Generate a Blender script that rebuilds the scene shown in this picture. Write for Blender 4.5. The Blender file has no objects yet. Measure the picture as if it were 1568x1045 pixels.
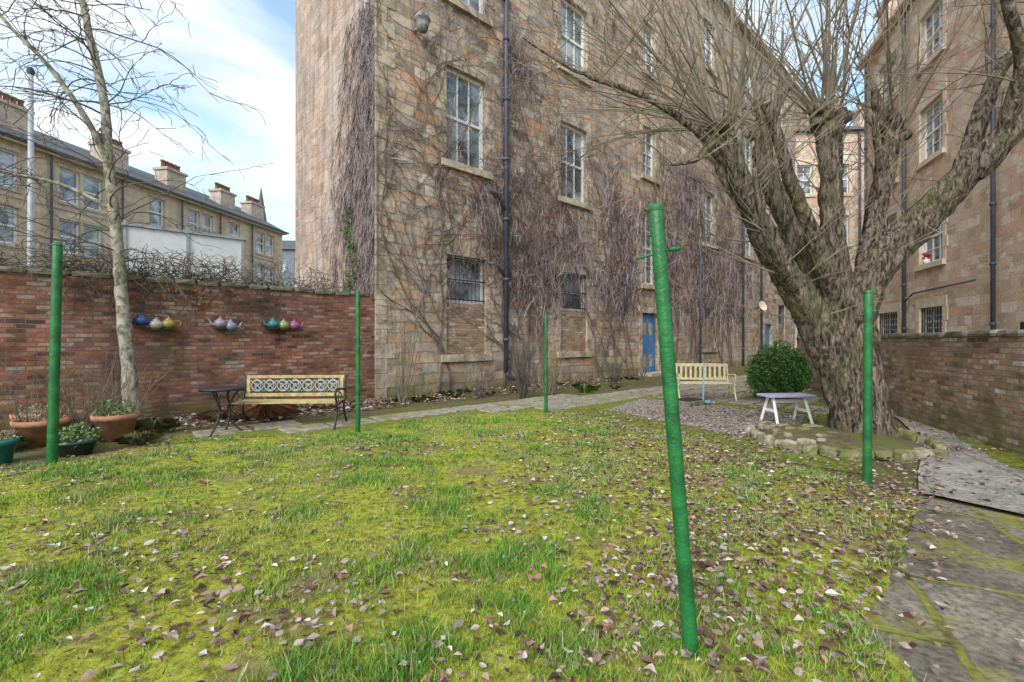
import bpy, math, random
import numpy as np
from mathutils import Vector, Matrix
random.seed(7); np.random.seed(7)
R=random.random
def U(a,b): return a+(b-a)*random.random()
scene=bpy.context.scene
COL=scene.collection
# ---------------------------------------------------------------- mesh helper
class MB:
    def __init__(s): s.v=[]; s.f=[]
    def box(s,x0,x1,y0,y1,z0,z1):
        b=len(s.v)
        s.v+=[(x0,y0,z0),(x1,y0,z0),(x1,y1,z0),(x0,y1,z0),(x0,y0,z1),(x1,y0,z1),(x1,y1,z1),(x0,y1,z1)]
        s.f+=[(b,b+3,b+2,b+1),(b+4,b+5,b+6,b+7),(b,b+1,b+5,b+4),(b+1,b+2,b+6,b+5),(b+2,b+3,b+7,b+6),(b+3,b,b+4,b+7)]
    def quad(s,*p):
        b=len(s.v); s.v+=list(p); s.f.append(tuple(range(b,b+len(p))))
    def tube(s,pts,rad,n=6,cap=True,bump=0.0):
        m=len(pts)
        if m<2: return
        b=len(s.v); P=[Vector(p) for p in pts]
        prev=None
        rdg=[U(-1,1) for k in range(n)] if bump else None
        for i in range(m):
            t=(P[min(i+1,m-1)]-P[max(i-1,0)])
            if t.length<1e-6: t=Vector((0,0,1))
            t.normalize()
            if prev is None:
                a=Vector((0,1,0)) if abs(t.y)<.9 else Vector((1,0,0))
                u=t.cross(a).normalized()
            else:
                u=(prev-t*prev.dot(t))
                if u.length<1e-5: u=t.orthogonal()
                u.normalize()
            prev=u; w=t.cross(u)
            r=rad[i] if hasattr(rad,'__len__') else rad
            for k in range(n):
                an=2*math.pi*k/n
                rr=r
                if bump:
                    rdg[k]=max(-1,min(1,rdg[k]+U(-.35,.35))); rr=r*(1+bump*rdg[k]*.75+bump*U(-.2,.2))
                q=P[i]+u*(math.cos(an)*rr)+w*(math.sin(an)*rr)
                s.v.append((q.x,q.y,q.z))
        for i in range(m-1):
            for k in range(n):
                k2=(k+1)%n
                s.f.append((b+i*n+k,b+i*n+k2,b+(i+1)*n+k2,b+(i+1)*n+k))
        if cap:
            s.f.append(tuple(b+k for k in reversed(range(n))))
            s.f.append(tuple(b+(m-1)*n+k for k in range(n)))
    def lathe(s,c,prof,n=16):
        b=len(s.v)
        for (r,z) in prof:
            for k in range(n):
                a=2*math.pi*k/n
                s.v.append((c[0]+r*math.cos(a),c[1]+r*math.sin(a),c[2]+z))
        for i in range(len(prof)-1):
            for k in range(n):
                k2=(k+1)%n
                s.f.append((b+i*n+k,b+i*n+k2,b+(i+1)*n+k2,b+(i+1)*n+k))
    def rock(s,c,sx,sy,sz,rot=0,n=10,m=7,p=.55,j=.1):
        b=len(s.v)
        ca,sa=math.cos(rot),math.sin(rot)
        sg=lambda v:(1 if v>=0 else -1)*abs(v)**p
        for i in range(m+1):
            ph=-math.pi/2+math.pi*i/m
            for k in range(n):
                a=2*math.pi*k/n
                x=sg(math.cos(ph))*sg(math.cos(a))*sx*U(1-j,1+j)
                y=sg(math.cos(ph))*sg(math.sin(a))*sy*U(1-j,1+j)
                z=sg(math.sin(ph))*sz*U(1-j,1+j)
                s.v.append((c[0]+x*ca-y*sa,c[1]+x*sa+y*ca,c[2]+z))
        for i in range(m):
            for k in range(n):
                k2=(k+1)%n
                s.f.append((b+i*n+k,b+i*n+k2,b+(i+1)*n+k2,b+(i+1)*n+k))
    def obj(s,name,mat,parent=None,smooth=False,loc=None,rz=None,bevel=0):
        me=bpy.data.meshes.new(name); me.from_pydata(s.v,[],s.f)
        if mat: me.materials.append(mat)
        if smooth: me.polygons.foreach_set('use_smooth',[True]*len(me.polygons))
        me.update()
        o=bpy.data.objects.new(name,me); COL.objects.link(o)
        if parent: o.parent=parent
        if loc: o.location=loc
        if rz is not None: o.rotation_euler=(0,0,rz)
        if bevel:
            md=o.modifiers.new('bev','BEVEL'); md.width=bevel; md.segments=2; md.limit_method='ANGLE'
        return o
def empty(name,loc=(0,0,0),rz=0):
    e=bpy.data.objects.new(name,None); COL.objects.link(e); e.location=loc; e.rotation_euler=(0,0,rz); return e
def smoothpts(P,sub=4):
    out=[]
    n=len(P)
    for i in range(n-1):
        p0=P[max(i-1,0)];p1=P[i];p2=P[i+1];p3=P[min(i+2,n-1)]
        for k in range(sub):
            t=k/sub
            out.append(tuple(.5*((2*b)+(c-a)*t+(2*a-5*b+4*c-d)*t*t+(3*b-a-3*c+d)*t**3) for a,b,c,d in zip(p0,p1,p2,p3)))
    out.append(tuple(P[-1])); return out
# ---------------------------------------------------------------- materials
def newmat(name):
    m=bpy.data.materials.new(name); m.use_nodes=True
    nt=m.node_tree; bs=nt.nodes['Principled BSDF']; return m,nt,bs
def N(nt,t,**k):
    n=nt.nodes.new(t)
    for a,b in k.items(): setattr(n,a,b)
    return n
def L(nt,a,b): nt.links.new(a,b)
def ramp(nt,fac,stops):
    n=N(nt,'ShaderNodeValToRGB'); e=n.color_ramp.elements
    while len(e)<len(stops): e.new(.5)
    for i,(p,c) in enumerate(stops):
        e[i].position=p; e[i].color=(c[0],c[1],c[2],1) if hasattr(c,'__len__') else (c,c,c,1)
    L(nt,fac,n.inputs[0]); return n.outputs[0]
def noise(nt,vec,scale,detail=4,rough=.6,dist=0):
    n=N(nt,'ShaderNodeTexNoise'); n.inputs['Scale'].default_value=scale; n.inputs['Detail'].default_value=detail
    n.inputs['Roughness'].default_value=rough; n.inputs['Distortion'].default_value=dist
    if vec is not None: L(nt,vec,n.inputs['Vector'])
    return n.outputs['Fac']
def mix(nt,f,a,b,bt='MIX'):
    n=N(nt,'ShaderNodeMix',data_type='RGBA',blend_type=bt)
    for s,v in ((n.inputs[0],f),(n.inputs[6],a),(n.inputs[7],b)):
        if isinstance(v,(int,float)): s.default_value=v if s==n.inputs[0] else (v,v,v,1)
        elif isinstance(v,tuple): s.default_value=(v[0],v[1],v[2],1)
        else: L(nt,v,s)
    return n.outputs[2]
def math_(nt,op,a,b=None):
    n=N(nt,'ShaderNodeMath',operation=op)
    for i,v in enumerate((a,b)):
        if v is None: continue
        if isinstance(v,(int,float)): n.inputs[i].default_value=v
        else: L(nt,v,n.inputs[i])
    return n.outputs[0]
def bump(nt,bs,h,strength=.5,dist=.02):
    n=N(nt,'ShaderNodeBump'); n.inputs['Strength'].default_value=strength; n.inputs['Distance'].default_value=dist
    L(nt,h,n.inputs['Height']); L(nt,n.outputs[0],bs.inputs['Normal'])
def plain(name,c,rough=.6,var=.25,scale=8,metal=0,c2=None,bst=.2):
    m,nt,bs=newmat(name)
    tc=N(nt,'ShaderNodeTexCoord').outputs['Object']
    f=noise(nt,tc,scale)
    c2=c2 or tuple(x*(1-var) for x in c)
    L(nt,ramp(nt,f,[(.35,c2),(.65,c)]),bs.inputs['Base Color'])
    bs.inputs['Roughness'].default_value=rough; bs.inputs['Metallic'].default_value=metal
    if bst: bump(nt,bs,noise(nt,tc,scale*6,2),bst,.01)
    return m
def masonry(name,stops,mortar,bw,bh,warp=.05,msize=.012,stain=(.35,.33,.33),stainamt=.5,two=True,moss=0,bst=.8,grain=.35,soot=0,streak=0):
    m,nt,bs=newmat(name)
    tc=N(nt,'ShaderNodeTexCoord').outputs['Object']
    sp=N(nt,'ShaderNodeSeparateXYZ'); L(nt,tc,sp.inputs[0])
    cb=N(nt,'ShaderNodeCombineXYZ'); L(nt,math_(nt,'ADD',sp.outputs[0],sp.outputs[1]),cb.inputs[0]); L(nt,sp.outputs[2],cb.inputs[1])
    def warped(sc,am,src):
        nn=N(nt,'ShaderNodeTexNoise'); nn.inputs['Scale'].default_value=sc; nn.inputs['Detail'].default_value=1; L(nt,src,nn.inputs['Vector'])
        s1=N(nt,'ShaderNodeVectorMath',operation='SUBTRACT'); L(nt,nn.outputs['Color'],s1.inputs[0]); s1.inputs[1].default_value=(.5,.5,.5)
        s2=N(nt,'ShaderNodeVectorMath',operation='SCALE'); L(nt,s1.outputs[0],s2.inputs[0]); s2.inputs['Scale'].default_value=am
        s3=N(nt,'ShaderNodeVectorMath',operation='ADD'); L(nt,src,s3.inputs[0]); L(nt,s2.outputs[0],s3.inputs[1])
        return s3.outputs[0]
    v=warped(5,warp,cb.outputs[0]); v=warped(.9,warp*2.4,v)
    def brick(w,h,off):
        b=N(nt,'ShaderNodeTexBrick'); b.offset=off; b.squash=.6 if two else 1; b.squash_frequency=3
        b.inputs['Color1'].default_value=(0,0,0,1); b.inputs['Color2'].default_value=(1,1,1,1); b.inputs['Mortar'].default_value=(.5,.5,.5,1)
        b.inputs['Scale'].default_value=1; b.inputs['Mortar Size'].default_value=msize; b.inputs['Mortar Smooth'].default_value=.4
        b.inputs['Brick Width'].default_value=w; b.inputs['Row Height'].default_value=h
        L(nt,v,b.inputs['Vector']); return b
    A=brick(bw,bh,.42 if two else .5); rnd,fac=A.outputs['Color'],A.outputs['Fac']
    if two:
        B=brick(bw*.7,bh*.5,.37)
        mk=ramp(nt,noise(nt,cb.outputs[0],.9,2),[(.56,0),(.57,1)])
        rnd=mix(nt,mk,rnd,B.outputs['Color']); fac=mix(nt,mk,fac,B.outputs['Fac'])
    col=ramp(nt,rnd,stops)
    g=noise(nt,tc,13,5,.72); col=mix(nt,grain*1.6,col,ramp(nt,g,[(.32,.35),(.62,1.12)]),'MULTIPLY')
    col=mix(nt,fac,col,mortar)
    st=ramp(nt,noise(nt,tc,.55,4,.65),[(.42,0),(.7,1)])
    col=mix(nt,math_(nt,'MULTIPLY',st,stainamt),col,stain,'MIX')
    if streak:
        mp=N(nt,'ShaderNodeMapping'); mp.inputs['Scale'].default_value=(2.2,2.2,.22); L(nt,tc,mp.inputs[0])
        sk=ramp(nt,noise(nt,mp.outputs[0],1.3,5,.7),[(.38,.42),(.6,1.08)]); col=mix(nt,streak,col,sk,'MULTIPLY')
    if soot:
        so_=ramp(nt,noise(nt,tc,1.9,5,.72),[(.36,.42),(.56,1.05)]); col=mix(nt,soot,col,so_,'MULTIPLY')
    if moss:
        mm=ramp(nt,noise(nt,tc,1.3,5,.7),[(.5,0),(.62,1)])
        hh=N(nt,'ShaderNodeMapRange'); L(nt,sp.outputs[2],hh.inputs[0]); hh.inputs[1].default_value=0; hh.inputs[2].default_value=2.2; hh.inputs[3].default_value=1; hh.inputs[4].default_value=.1
        col=mix(nt,math_(nt,'MULTIPLY',math_(nt,'MULTIPLY',mm,hh.outputs[0]),moss),col,(.15,.16,.05))
        h3=N(nt,'ShaderNodeMapRange'); L(nt,sp.outputs[2],h3.inputs[0]); h3.inputs[1].default_value=0; h3.inputs[2].default_value=.5; h3.inputs[3].default_value=1; h3.inputs[4].default_value=0
        col=mix(nt,math_(nt,'MULTIPLY',h3.outputs[0],ramp(nt,noise(nt,tc,3,4),[(.35,.2),(.6,.9)])),col,(.12,.13,.04))
    L(nt,col,bs.inputs['Base Color']); bs.inputs['Roughness'].default_value=.9; bs.inputs['Specular IOR Level'].default_value=.2
    h=mix(nt,.25,math_(nt,'SUBTRACT',1,fac),g)
    h2=mix(nt,.25,h,rnd)
    bump(nt,bs,h2,bst,.035)
    return m
M_stone=masonry('rubble_sandstone',[(0,(.26,.20,.16)),(.16,(.60,.44,.31)),(.34,(.72,.55,.41)),(.5,(.70,.38,.22)),(.64,(.60,.45,.35)),(.8,(.44,.38,.35)),(1,(.82,.68,.54))],(.36,.30,.26),.72,.29,.085,.017,stain=(.50,.42,.39),stainamt=.4,moss=.6,bst=1,soot=.55,streak=.3)
M_stone2=masonry('pink_rubble_sandstone',[(0,(.56,.38,.29)),(.3,(.78,.55,.41)),(.5,(.74,.45,.32)),(.75,(.80,.65,.53)),(1,(.86,.75,.64))],(.62,.52,.45),.70,.34,.06,.014,stain=(.72,.57,.48),stainamt=.35,soot=.3)
M_gable=masonry('weathered_gable_stone',[(0,(.50,.36,.29)),(.5,(.64,.46,.37)),(1,(.72,.55,.45))],(.50,.39,.33),.8,.34,.15,.018,stain=(.52,.44,.43),stainamt=.75,bst=.9,streak=.65,soot=.4)
M_pale=masonry('ashlar_pale_sandstone',[(0,(.62,.49,.35)),(.5,(.72,.57,.42)),(1,(.78,.63,.48))],(.46,.38,.30),.9,.34,.0,.008,stain=(.48,.38,.30),stainamt=.5,two=False,bst=.2,streak=.35)
M_brick=masonry('old_red_brick',[(0,(.11,.055,.05)),(.25,(.35,.12,.075)),(.5,(.48,.185,.11)),(.7,(.25,.10,.085)),(.88,(.56,.29,.19)),(1,(.46,.36,.31))],(.21,.165,.14),.235,.078,.02,.011,stain=(.16,.11,.095),stainamt=.55,two=False,moss=.4,bst=1,grain=.5,soot=.75)
M_brick2=masonry('weathered_brick',[(0,(.26,.15,.11)),(.3,(.48,.28,.20)),(.6,(.62,.41,.30)),(.9,(.44,.25,.19)),(1,(.86,.78,.70))],(.34,.29,.24),.235,.078,.02,.011,stain=(.34,.30,.18),stainamt=.5,two=False,moss=.8,bst=1,grain=.5,soot=.55)
M_trim=plain('dressed_sandstone',(.60,.49,.39),.85,.35,3,c2=(.38,.30,.25))
M_trim2=plain('dressed_sandstone_light',(.78,.64,.51),.85,.2,3)
M_cope=plain('coping_stone',(.26,.23,.19),.95,.5,5,c2=(.10,.10,.05),bst=.6)
M_slate=plain('roof_slate',(.12,.12,.135),.7,.4,4)
M_white=plain('white_window_paint',(.84,.84,.82),.5,.06,5,bst=0)
M_dark=plain('dark_iron',(.035,.035,.04),.5,.4,20,bst=0)
M_pipe=plain('drainpipe_paint',(.085,.09,.13),.5,.3,6,bst=0)
M_pot=plain('chimney_pot_clay',(.36,.19,.13),.8,.3,6,bst=0)
def glassmat(name,c,c2):
    m,nt,bs=newmat(name); tc=N(nt,'ShaderNodeTexCoord').outputs['Object']
    L(nt,ramp(nt,noise(nt,tc,1.1,3),[(.42,c),(.58,c2)]),bs.inputs['Base Color'])
    bs.inputs['Roughness'].default_value=.04; bs.inputs['IOR'].default_value=1.9
    bump(nt,bs,noise(nt,tc,1.2,1),.15,.02); return m
M_glass=glassmat('window_glass',(.05,.065,.08),(.36,.42,.48))
M_wood_y=plain('yellowed_timber',(.60,.47,.22),.6,.35,12,c2=(.34,.24,.10))
M_green=plain('green_pole_paint',(.022,.20,.05),.42,.5,9,c2=(.012,.095,.03),bst=.5)
def bark(name,c1,c2,c3,sc,zs=.18,bst=1.0,dist=.04,moss=0):
    m,nt,bs=newmat(name); tc=N(nt,'ShaderNodeTexCoord').outputs['Object']
    mp=N(nt,'ShaderNodeMapping'); mp.inputs['Scale'].default_value=(1,1,zs); L(nt,tc,mp.inputs[0])
    f=noise(nt,mp.outputs[0],sc,5,.7,.5)
    col=ramp(nt,f,[(.38,c1),(.5,c2),(.62,c3)])
    if moss:
        mm=ramp(nt,noise(nt,tc,1.6,5),[(.5,0),(.66,1)])
        col=mix(nt,math_(nt,'MULTIPLY',mm,moss),col,(.17,.17,.06))
    L(nt,col,bs.inputs['Base Color']); bs.inputs['Roughness'].default_value=.95; bs.inputs['Specular IOR Level'].default_value=.2
    bump(nt,bs,f,bst,dist); return m
M_bark=bark('willow_bark',(.03,.022,.018),(.19,.145,.115),(.40,.32,.25),22,.22,1,.10,.4)
M_twig=plain('twig_bark',(.27,.22,.16),.9,.4,3,c2=(.14,.11,.08),bst=0)
M_bark2=bark('birch_bark',(.12,.10,.08),(.30,.27,.22),(.46,.43,.38),9,.7,.4,.02,.35)
M_twig2=plain('dark_twig_bark',(.15,.12,.11),.9,.4,3,c2=(.09,.07,.06),bst=0)
M_vine=plain('vine_stem_silver',(.54,.46,.48),.9,.5,2.5,c2=(.30,.24,.25),bst=0)
M_vine2=plain('vine_stem_brown',(.20,.13,.12),.9,.5,2.5,c2=(.09,.06,.055),bst=0)
def attrmat(name,rough=.7):
    m,nt,bs=newmat(name); a=N(nt,'ShaderNodeAttribute',attribute_name='Col')
    L(nt,a.outputs['Color'],bs.inputs['Base Color']); bs.inputs['Roughness'].default_value=rough
    bs.inputs['Specular IOR Level'].default_value=.25
    return m
M_blade=attrmat('grass_blade',.55); M_leaf=attrmat('dead_leaf',.7); M_foliage=attrmat('foliage_leaf',.5)
def npmesh(name,V,nper,cols,mat,parent=None):
    n=V.shape[0]; me=bpy.data.meshes.new(name)
    me.vertices.add(n*nper); me.vertices.foreach_set('co',V.reshape(-1).astype(np.float32))
    me.loops.add(n*nper); me.loops.foreach_set('vertex_index',np.arange(n*nper,dtype=np.int32))
    me.polygons.add(n); me.polygons.foreach_set('loop_start',np.arange(0,n*nper,nper,dtype=np.int32))
    me.update(calc_edges=True)
    a=me.color_attributes.new('Col','FLOAT_COLOR','POINT')
    c=np.ones((n,nper,4),dtype=np.float32); c[:,:,:3]=cols if cols.ndim==3 else cols[:,None,:]
    a.data.foreach_set('color',c.reshape(-1))
    me.materials.append(mat); me.validate()
    o=bpy.data.objects.new(name,me); COL.objects.link(o)
    if parent: o.parent=parent
    return o
# ---------------------------------------------------------------- ground
def ground_mat(name,cols,sc,stops,b=.6,big=None,bd=.03):
    m,nt,bs=newmat(name); tc=N(nt,'ShaderNodeTexCoord').outputs['Object']
    f=noise(nt,tc,sc,6,.75)
    c=ramp(nt,f,[(p,k) for p,k in zip(stops,cols)])
    if big:
        g=ramp(nt,noise(nt,tc,big[0],5,.6),[(big[1],0),(big[2],1)]); c=mix(nt,math_(nt,'MULTIPLY',g,.75),c,big[3])
    L(nt,c,bs.inputs['Base Color']); bs.inputs['Roughness'].default_value=.95; bs.inputs['Specular IOR Level'].default_value=.2; bump(nt,bs,f,b,bd); return m
M_soil=ground_mat('soil_and_moss',[(.045,.032,.02),(.15,.11,.075),(.17,.16,.05),(.32,.26,.19)],9,[.3,.45,.58,.72],b=1,big=(1.1,.5,.6,(.14,.16,.04)))
M_lawn=ground_mat('mossy_lawn_ground',[(.07,.06,.02),(.22,.22,.03),(.42,.43,.05),(.48,.44,.14)],15,[.32,.43,.56,.74],b=1,big=(1.3,.52,.60,(.26,.20,.11)))
M_moss=ground_mat('green_moss',[(.05,.06,.015),(.16,.19,.03),(.28,.32,.05),(.22,.18,.10)],14,[.3,.45,.6,.75],b=1)
def flat(name,pts,z,mat):
    b=MB(); b.quad(*[(x,y,z) for x,y in pts]); return b.obj(name,mat)
g=MB(); g.quad((-250,-60,0),(250,-60,0),(250,350,0),(-250,350,0)); g.obj('ground',M_soil)
def rag(P,step=.12,a=.035):
    out=[]
    for i in range(len(P)):
        p=P[i]; q=P[(i+1)%len(P)]; l=math.hypot(q[0]-p[0],q[1]-p[1]); n=max(1,int(l/step)) if l<5 and p[1]>1 else 1
        for k in range(n): t=k/n; out.append((p[0]+(q[0]-p[0])*t+U(-a,a),p[1]+(q[1]-p[1])*t+U(-a,a)))
    return out
LAWN=rag([(-12,3.6),(-7.2,4.6),(-5.6,5.5),(-5.3,6.25),(-4.34,6.9),(-2.5,7.4),(-1.8,8.5),(-.46,9.3),(1.17,9.5),(2.31,7.46),(3.09,6.1),(3.6,5.0),(3.92,4.39),(3.35,3.8),(2.85,3.3),(2.3,2.8),(1.86,2.44),(1.75,2.0),(1.6,.5),(1.5,-3),(-12,-3)])
flat('lawn',LAWN,.014,M_lawn)
def inpoly(x,y,poly):
    ins=np.zeros(x.shape,bool); n=len(poly)
    for i in range(n):
        x1,y1=poly[i]; x2,y2=poly[(i+1)%n]
        if y1==y2: continue
        c=((y1>y)!=(y2>y))&(x<(x2-x1)*(y-y1)/(y2-y1)+x1); ins^=c
    return ins
def paving(name,c1,c2,mort,bw,bh,rot=0,moss=.8,mossc=(.17,.19,.03),msz=.02,ms=(.5,.6)):
    m,nt,bs=newmat(name); tc=N(nt,'ShaderNodeTexCoord').outputs['Object']
    mp=N(nt,'ShaderNodeMapping'); mp.inputs['Rotation'].default_value=(0,0,rot); L(nt,tc,mp.inputs[0])
    b=N(nt,'ShaderNodeTexBrick'); b.offset=.5
    b.inputs['Color1'].default_value=(*c1,1); b.inputs['Color2'].default_value=(*c2,1); b.inputs['Mortar'].default_value=(*mort,1)
    b.inputs['Scale'].default_value=1; b.inputs['Mortar Size'].default_value=msz; b.inputs['Mortar Smooth'].default_value=.5
    b.inputs['Brick Width'].default_value=bw; b.inputs['Row Height'].default_value=bh
    nn=N(nt,'ShaderNodeTexNoise'); nn.inputs['Scale'].default_value=7; nn.inputs['Detail'].default_value=3; L(nt,tc,nn.inputs['Vector'])
    va=N(nt,'ShaderNodeVectorMath',operation='MULTIPLY_ADD'); L(nt,nn.outputs['Color'],va.inputs[0]); va.inputs[1].default_value=(.05,.05,0); L(nt,mp.outputs[0],va.inputs[2])
    L(nt,va.outputs[0],b.inputs['Vector'])
    f=noise(nt,tc,26,6,.8); c=mix(nt,.85,b.outputs['Color'],ramp(nt,f,[(.36,.2),(.6,1.1)]),'MULTIPLY')
    c=mix(nt,.6,c,ramp(nt,noise(nt,tc,2.2,5,.7),[(.38,.4),(.6,1.1)]),'MULTIPLY')
    mm=math_(nt,'MAXIMUM',ramp(nt,noise(nt,tc,1.7,6,.75),[(ms[0],0),(ms[1],1)]),math_(nt,'MULTIPLY',b.outputs['Fac'],ramp(nt,noise(nt,tc,3,4),[(.35,0),(.45,1)])))
    c=mix(nt,math_(nt,'MULTIPLY',mm,moss),c,mix(nt,f,tuple(x*.3 for x in mossc),tuple(x*1.7 for x in mossc)))
    L(nt,c,bs.inputs['Base Color']); bs.inputs['Roughness'].default_value=.85
    bump(nt,bs,mix(nt,.6,math_(nt,'SUBTRACT',1,b.outputs['Fac']),f),.8,.03); return m
M_slab=ground_mat('weathered_slab',[(.12,.10,.075),(.30,.26,.20),(.42,.37,.30),(.54,.49,.41)],8,[.32,.45,.58,.75],b=.5,big=(1.5,.54,.64,(.20,.22,.05)))
M_conc=paving('concrete_path',(.48,.44,.39),(.54,.50,.45),(.10,.10,.04),2.6,1.1,-1.2,.6,ms=(.55,.64),msz=.012)
M_conc2=paving('mossy_concrete',(.28,.23,.175),(.36,.31,.24),(.08,.085,.02),1.5,.9,-1.1,.9,(.26,.26,.04),ms=(.53,.62),msz=.03)
YARD=[(-5.2,6.45),(-4.3,7.02),(-2.5,7.3),(-1.7,8.3),(-.46,9.2),(1.2,9.3),(2.25,7.4),(3.1,6.0),(4.0,5.0),(6.6,9.2),(9.2,14.5),(14,22),(8,18.5),(4.2,14.0),(.6,11.7),(-1.9,9.9),(-3.2,8.8),(-5.3,7.3)]
flat('yard_moss',YARD,.006,M_moss)
GR1=[(2.05,9.9),(3.3,11.7),(4.4,11.0),(5.9,9.2),(5.0,7.9),(3.6,7.1)]; GR2=[(6.0,11.6),(7.6,12.9),(8.2,12.0),(6.9,10.6)]
m,nt,bs=newmat('pale_gravel'); tc=N(nt,'ShaderNodeTexCoord').outputs['Object']
vo=N(nt,'ShaderNodeTexVoronoi'); vo.inputs['Scale'].default_value=22; L(nt,tc,vo.inputs['Vector'])
sp=N(nt,'ShaderNodeSeparateColor'); L(nt,vo.outputs['Color'],sp.inputs[0])
c=ramp(nt,sp.outputs[0],[(0,(.28,.22,.18)),(.4,(.58,.50,.44)),(.8,(.74,.68,.63)),(1,(.32,.24,.19))])
c=mix(nt,ramp(nt,vo.outputs['Distance'],[(.3,0),(.6,.8)]),c,(.12,.085,.06)); L(nt,c,bs.inputs['Base Color']); bs.inputs['Roughness'].default_value=.9
bump(nt,bs,math_(nt,'SUBTRACT',1,vo.outputs['Distance']),.8,.03); M_gravel=m
flat('gravel_patch',rag(GR1),.012,M_gravel)
flat('gravel_patch',rag(GR2),.012,M_gravel)
sl_=MB(); PHs=math.atan2(1,1.103); cs,sn=math.cos(PHs),math.sin(PHs)
def inp(x,y,P): return bool(inpoly(np.array([x]),np.array([y]),P)[0])
for i in range(-8,30):
    for j in range(-24,4):
        u0,v0=i*.82+(.3 if j%2 else 0),j*.62; du,dv=.76+U(-.02,.02),.56+U(-.02,.02)
        cn=[(u0,v0),(u0+du,v0),(u0+du,v0+dv),(u0,v0+dv)]
        W_=[(-3.48+a*cs-b_*sn,11.6+a*sn+b_*cs) for a,b_ in cn]; mx_=sum(p[0] for p in W_)/4; my_=sum(p[1] for p in W_)/4
        if not inp(mx_,my_,YARD) or any(inp(px_,py_,GR1) or inp(px_,py_,GR2) or inp(px_,py_,LAWN) for px_,py_ in W_+[(mx_,my_)]): continue
        if math.hypot(mx_-4.9,my_-6.75)<1.4: continue
        zt=U(.024,.036); b0=len(sl_.v); W_=[(p[0]+U(-.015,.015),p[1]+U(-.015,.015)) for p in W_]
        sl_.v+=[(p[0],p[1],0) for p in W_]+[(p[0],p[1],zt+U(-.003,.003)) for p in W_]
        sl_.f+=[(b0+4,b0+5,b0+6,b0+7)]+[(b0+q,b0+(q+1)%4,b0+4+(q+1)%4,b0+4+q) for q in range(4)]
sl_.obj('paving_slabs',M_slab,bevel=.008)
flat('garden_path',[(3.95,4.42),(4.55,5.1),(5.9,6.5),(7.3,8.6),(8.6,12),(9.0,12),(7.6,8.3),(5.95,5.5),(5.5,4.5),(4.4,3.7)],.040,M_conc)
flat('moss_verge',rag([(7.55,8.3),(5.9,5.5),(5.45,4.4),(5.9,4.2),(6.5,5.7),(7.6,8.9),(8.6,11.8),(8.3,11)],.12,.05),.045,M_moss)
flat('concrete_path',[(3.93,4.38),(2.8,3.25),(1.8,2.44),(1.68,2.0),(1.55,.5),(1.45,-3),(6,-3),(5.55,4.25),(4.4,3.68)],.010,M_conc2)
_T={}
def vnoise(x,y,seed=0):
    if seed not in _T: _T[seed]=np.random.RandomState(seed).rand(64,64)
    T=_T[seed]
    xi=np.floor(x).astype(int); yi=np.floor(y).astype(int); fx=x-xi; fy=y-yi
    fx=fx*fx*(3-2*fx); fy=fy*fy*(3-2*fy)
    g=lambda a,b:T[a%64,b%64]
    return (g(xi,yi)*(1-fx)+g(xi+1,yi)*fx)*(1-fy)+(g(xi,yi+1)*(1-fx)+g(xi+1,yi+1)*fx)*fy
def fbm(x,y,s): return .5*vnoise(x,y,s)+.3*vnoise(x*2.1,y*2.1,s+1)+.2*vnoise(x*4.3,y*4.3,s+2)
# grass
NB=430000
x=np.random.uniform(-9.5,4.2,NB*2); y=1.2+(np.random.rand(NB*2)**1.5)*8.4
k=inpoly(x,y,LAWN)&(np.abs(x)<y*1.25+.6)
dens=fbm(x*1.6,y*1.6,3); k&=(np.random.rand(x.size)<np.clip((dens-.35)*3.2,.09,1))
lit=np.clip((x-(.5+(y-2)*.08))/2.4,0,1); k&=~(np.random.rand(x.size)<.55*lit*(y>2.2))
x=x[k][:NB]; y=y[k][:NB]; n=x.size
t=fbm(x*2.2,y*2.2,9); tuft=fbm(x*4,y*4,17)
h=(.014+.075*np.random.rand(n)*np.clip(tuft*2.9-.9,.10,1.5)); w=np.random.uniform(.0016,.0036,n)*(1+y*.13)
an=np.random.rand(n)*2*np.pi; le=np.random.rand(n)*1.2*h; la=np.random.rand(n)*2*np.pi
V=np.zeros((n,3,3)); dx=np.cos(an)*w; dy=np.sin(an)*w
V[:,0]=np.stack([x-dx,y-dy,np.full(n,.010)],1); V[:,1]=np.stack([x+dx,y+dy,np.full(n,.010)],1)
V[:,2]=np.stack([x+np.cos(la)*le,y+np.sin(la)*le,h+.012],1)
c1=np.array([.19,.44,.06]); c2=np.array([.58,.66,.09]); c3=np.array([.60,.52,.26])
mm=np.clip((.72-tuft)*1.6+(t-.5)*1.2+np.random.randn(n)*.25,0,1)[:,None]; col=c1*(1-mm)+c2*mm
dry=(np.random.rand(n)<.10+.25*(fbm(x*.8,y*.8,30)>.56)+.15*np.clip((x-1)/2,0,1))[:,None]; col=np.where(dry,c3,col)*np.random.uniform(.45,1.3,(n,1))
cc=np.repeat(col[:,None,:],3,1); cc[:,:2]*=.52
npmesh('grass',V,3,cc,M_blade)
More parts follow.
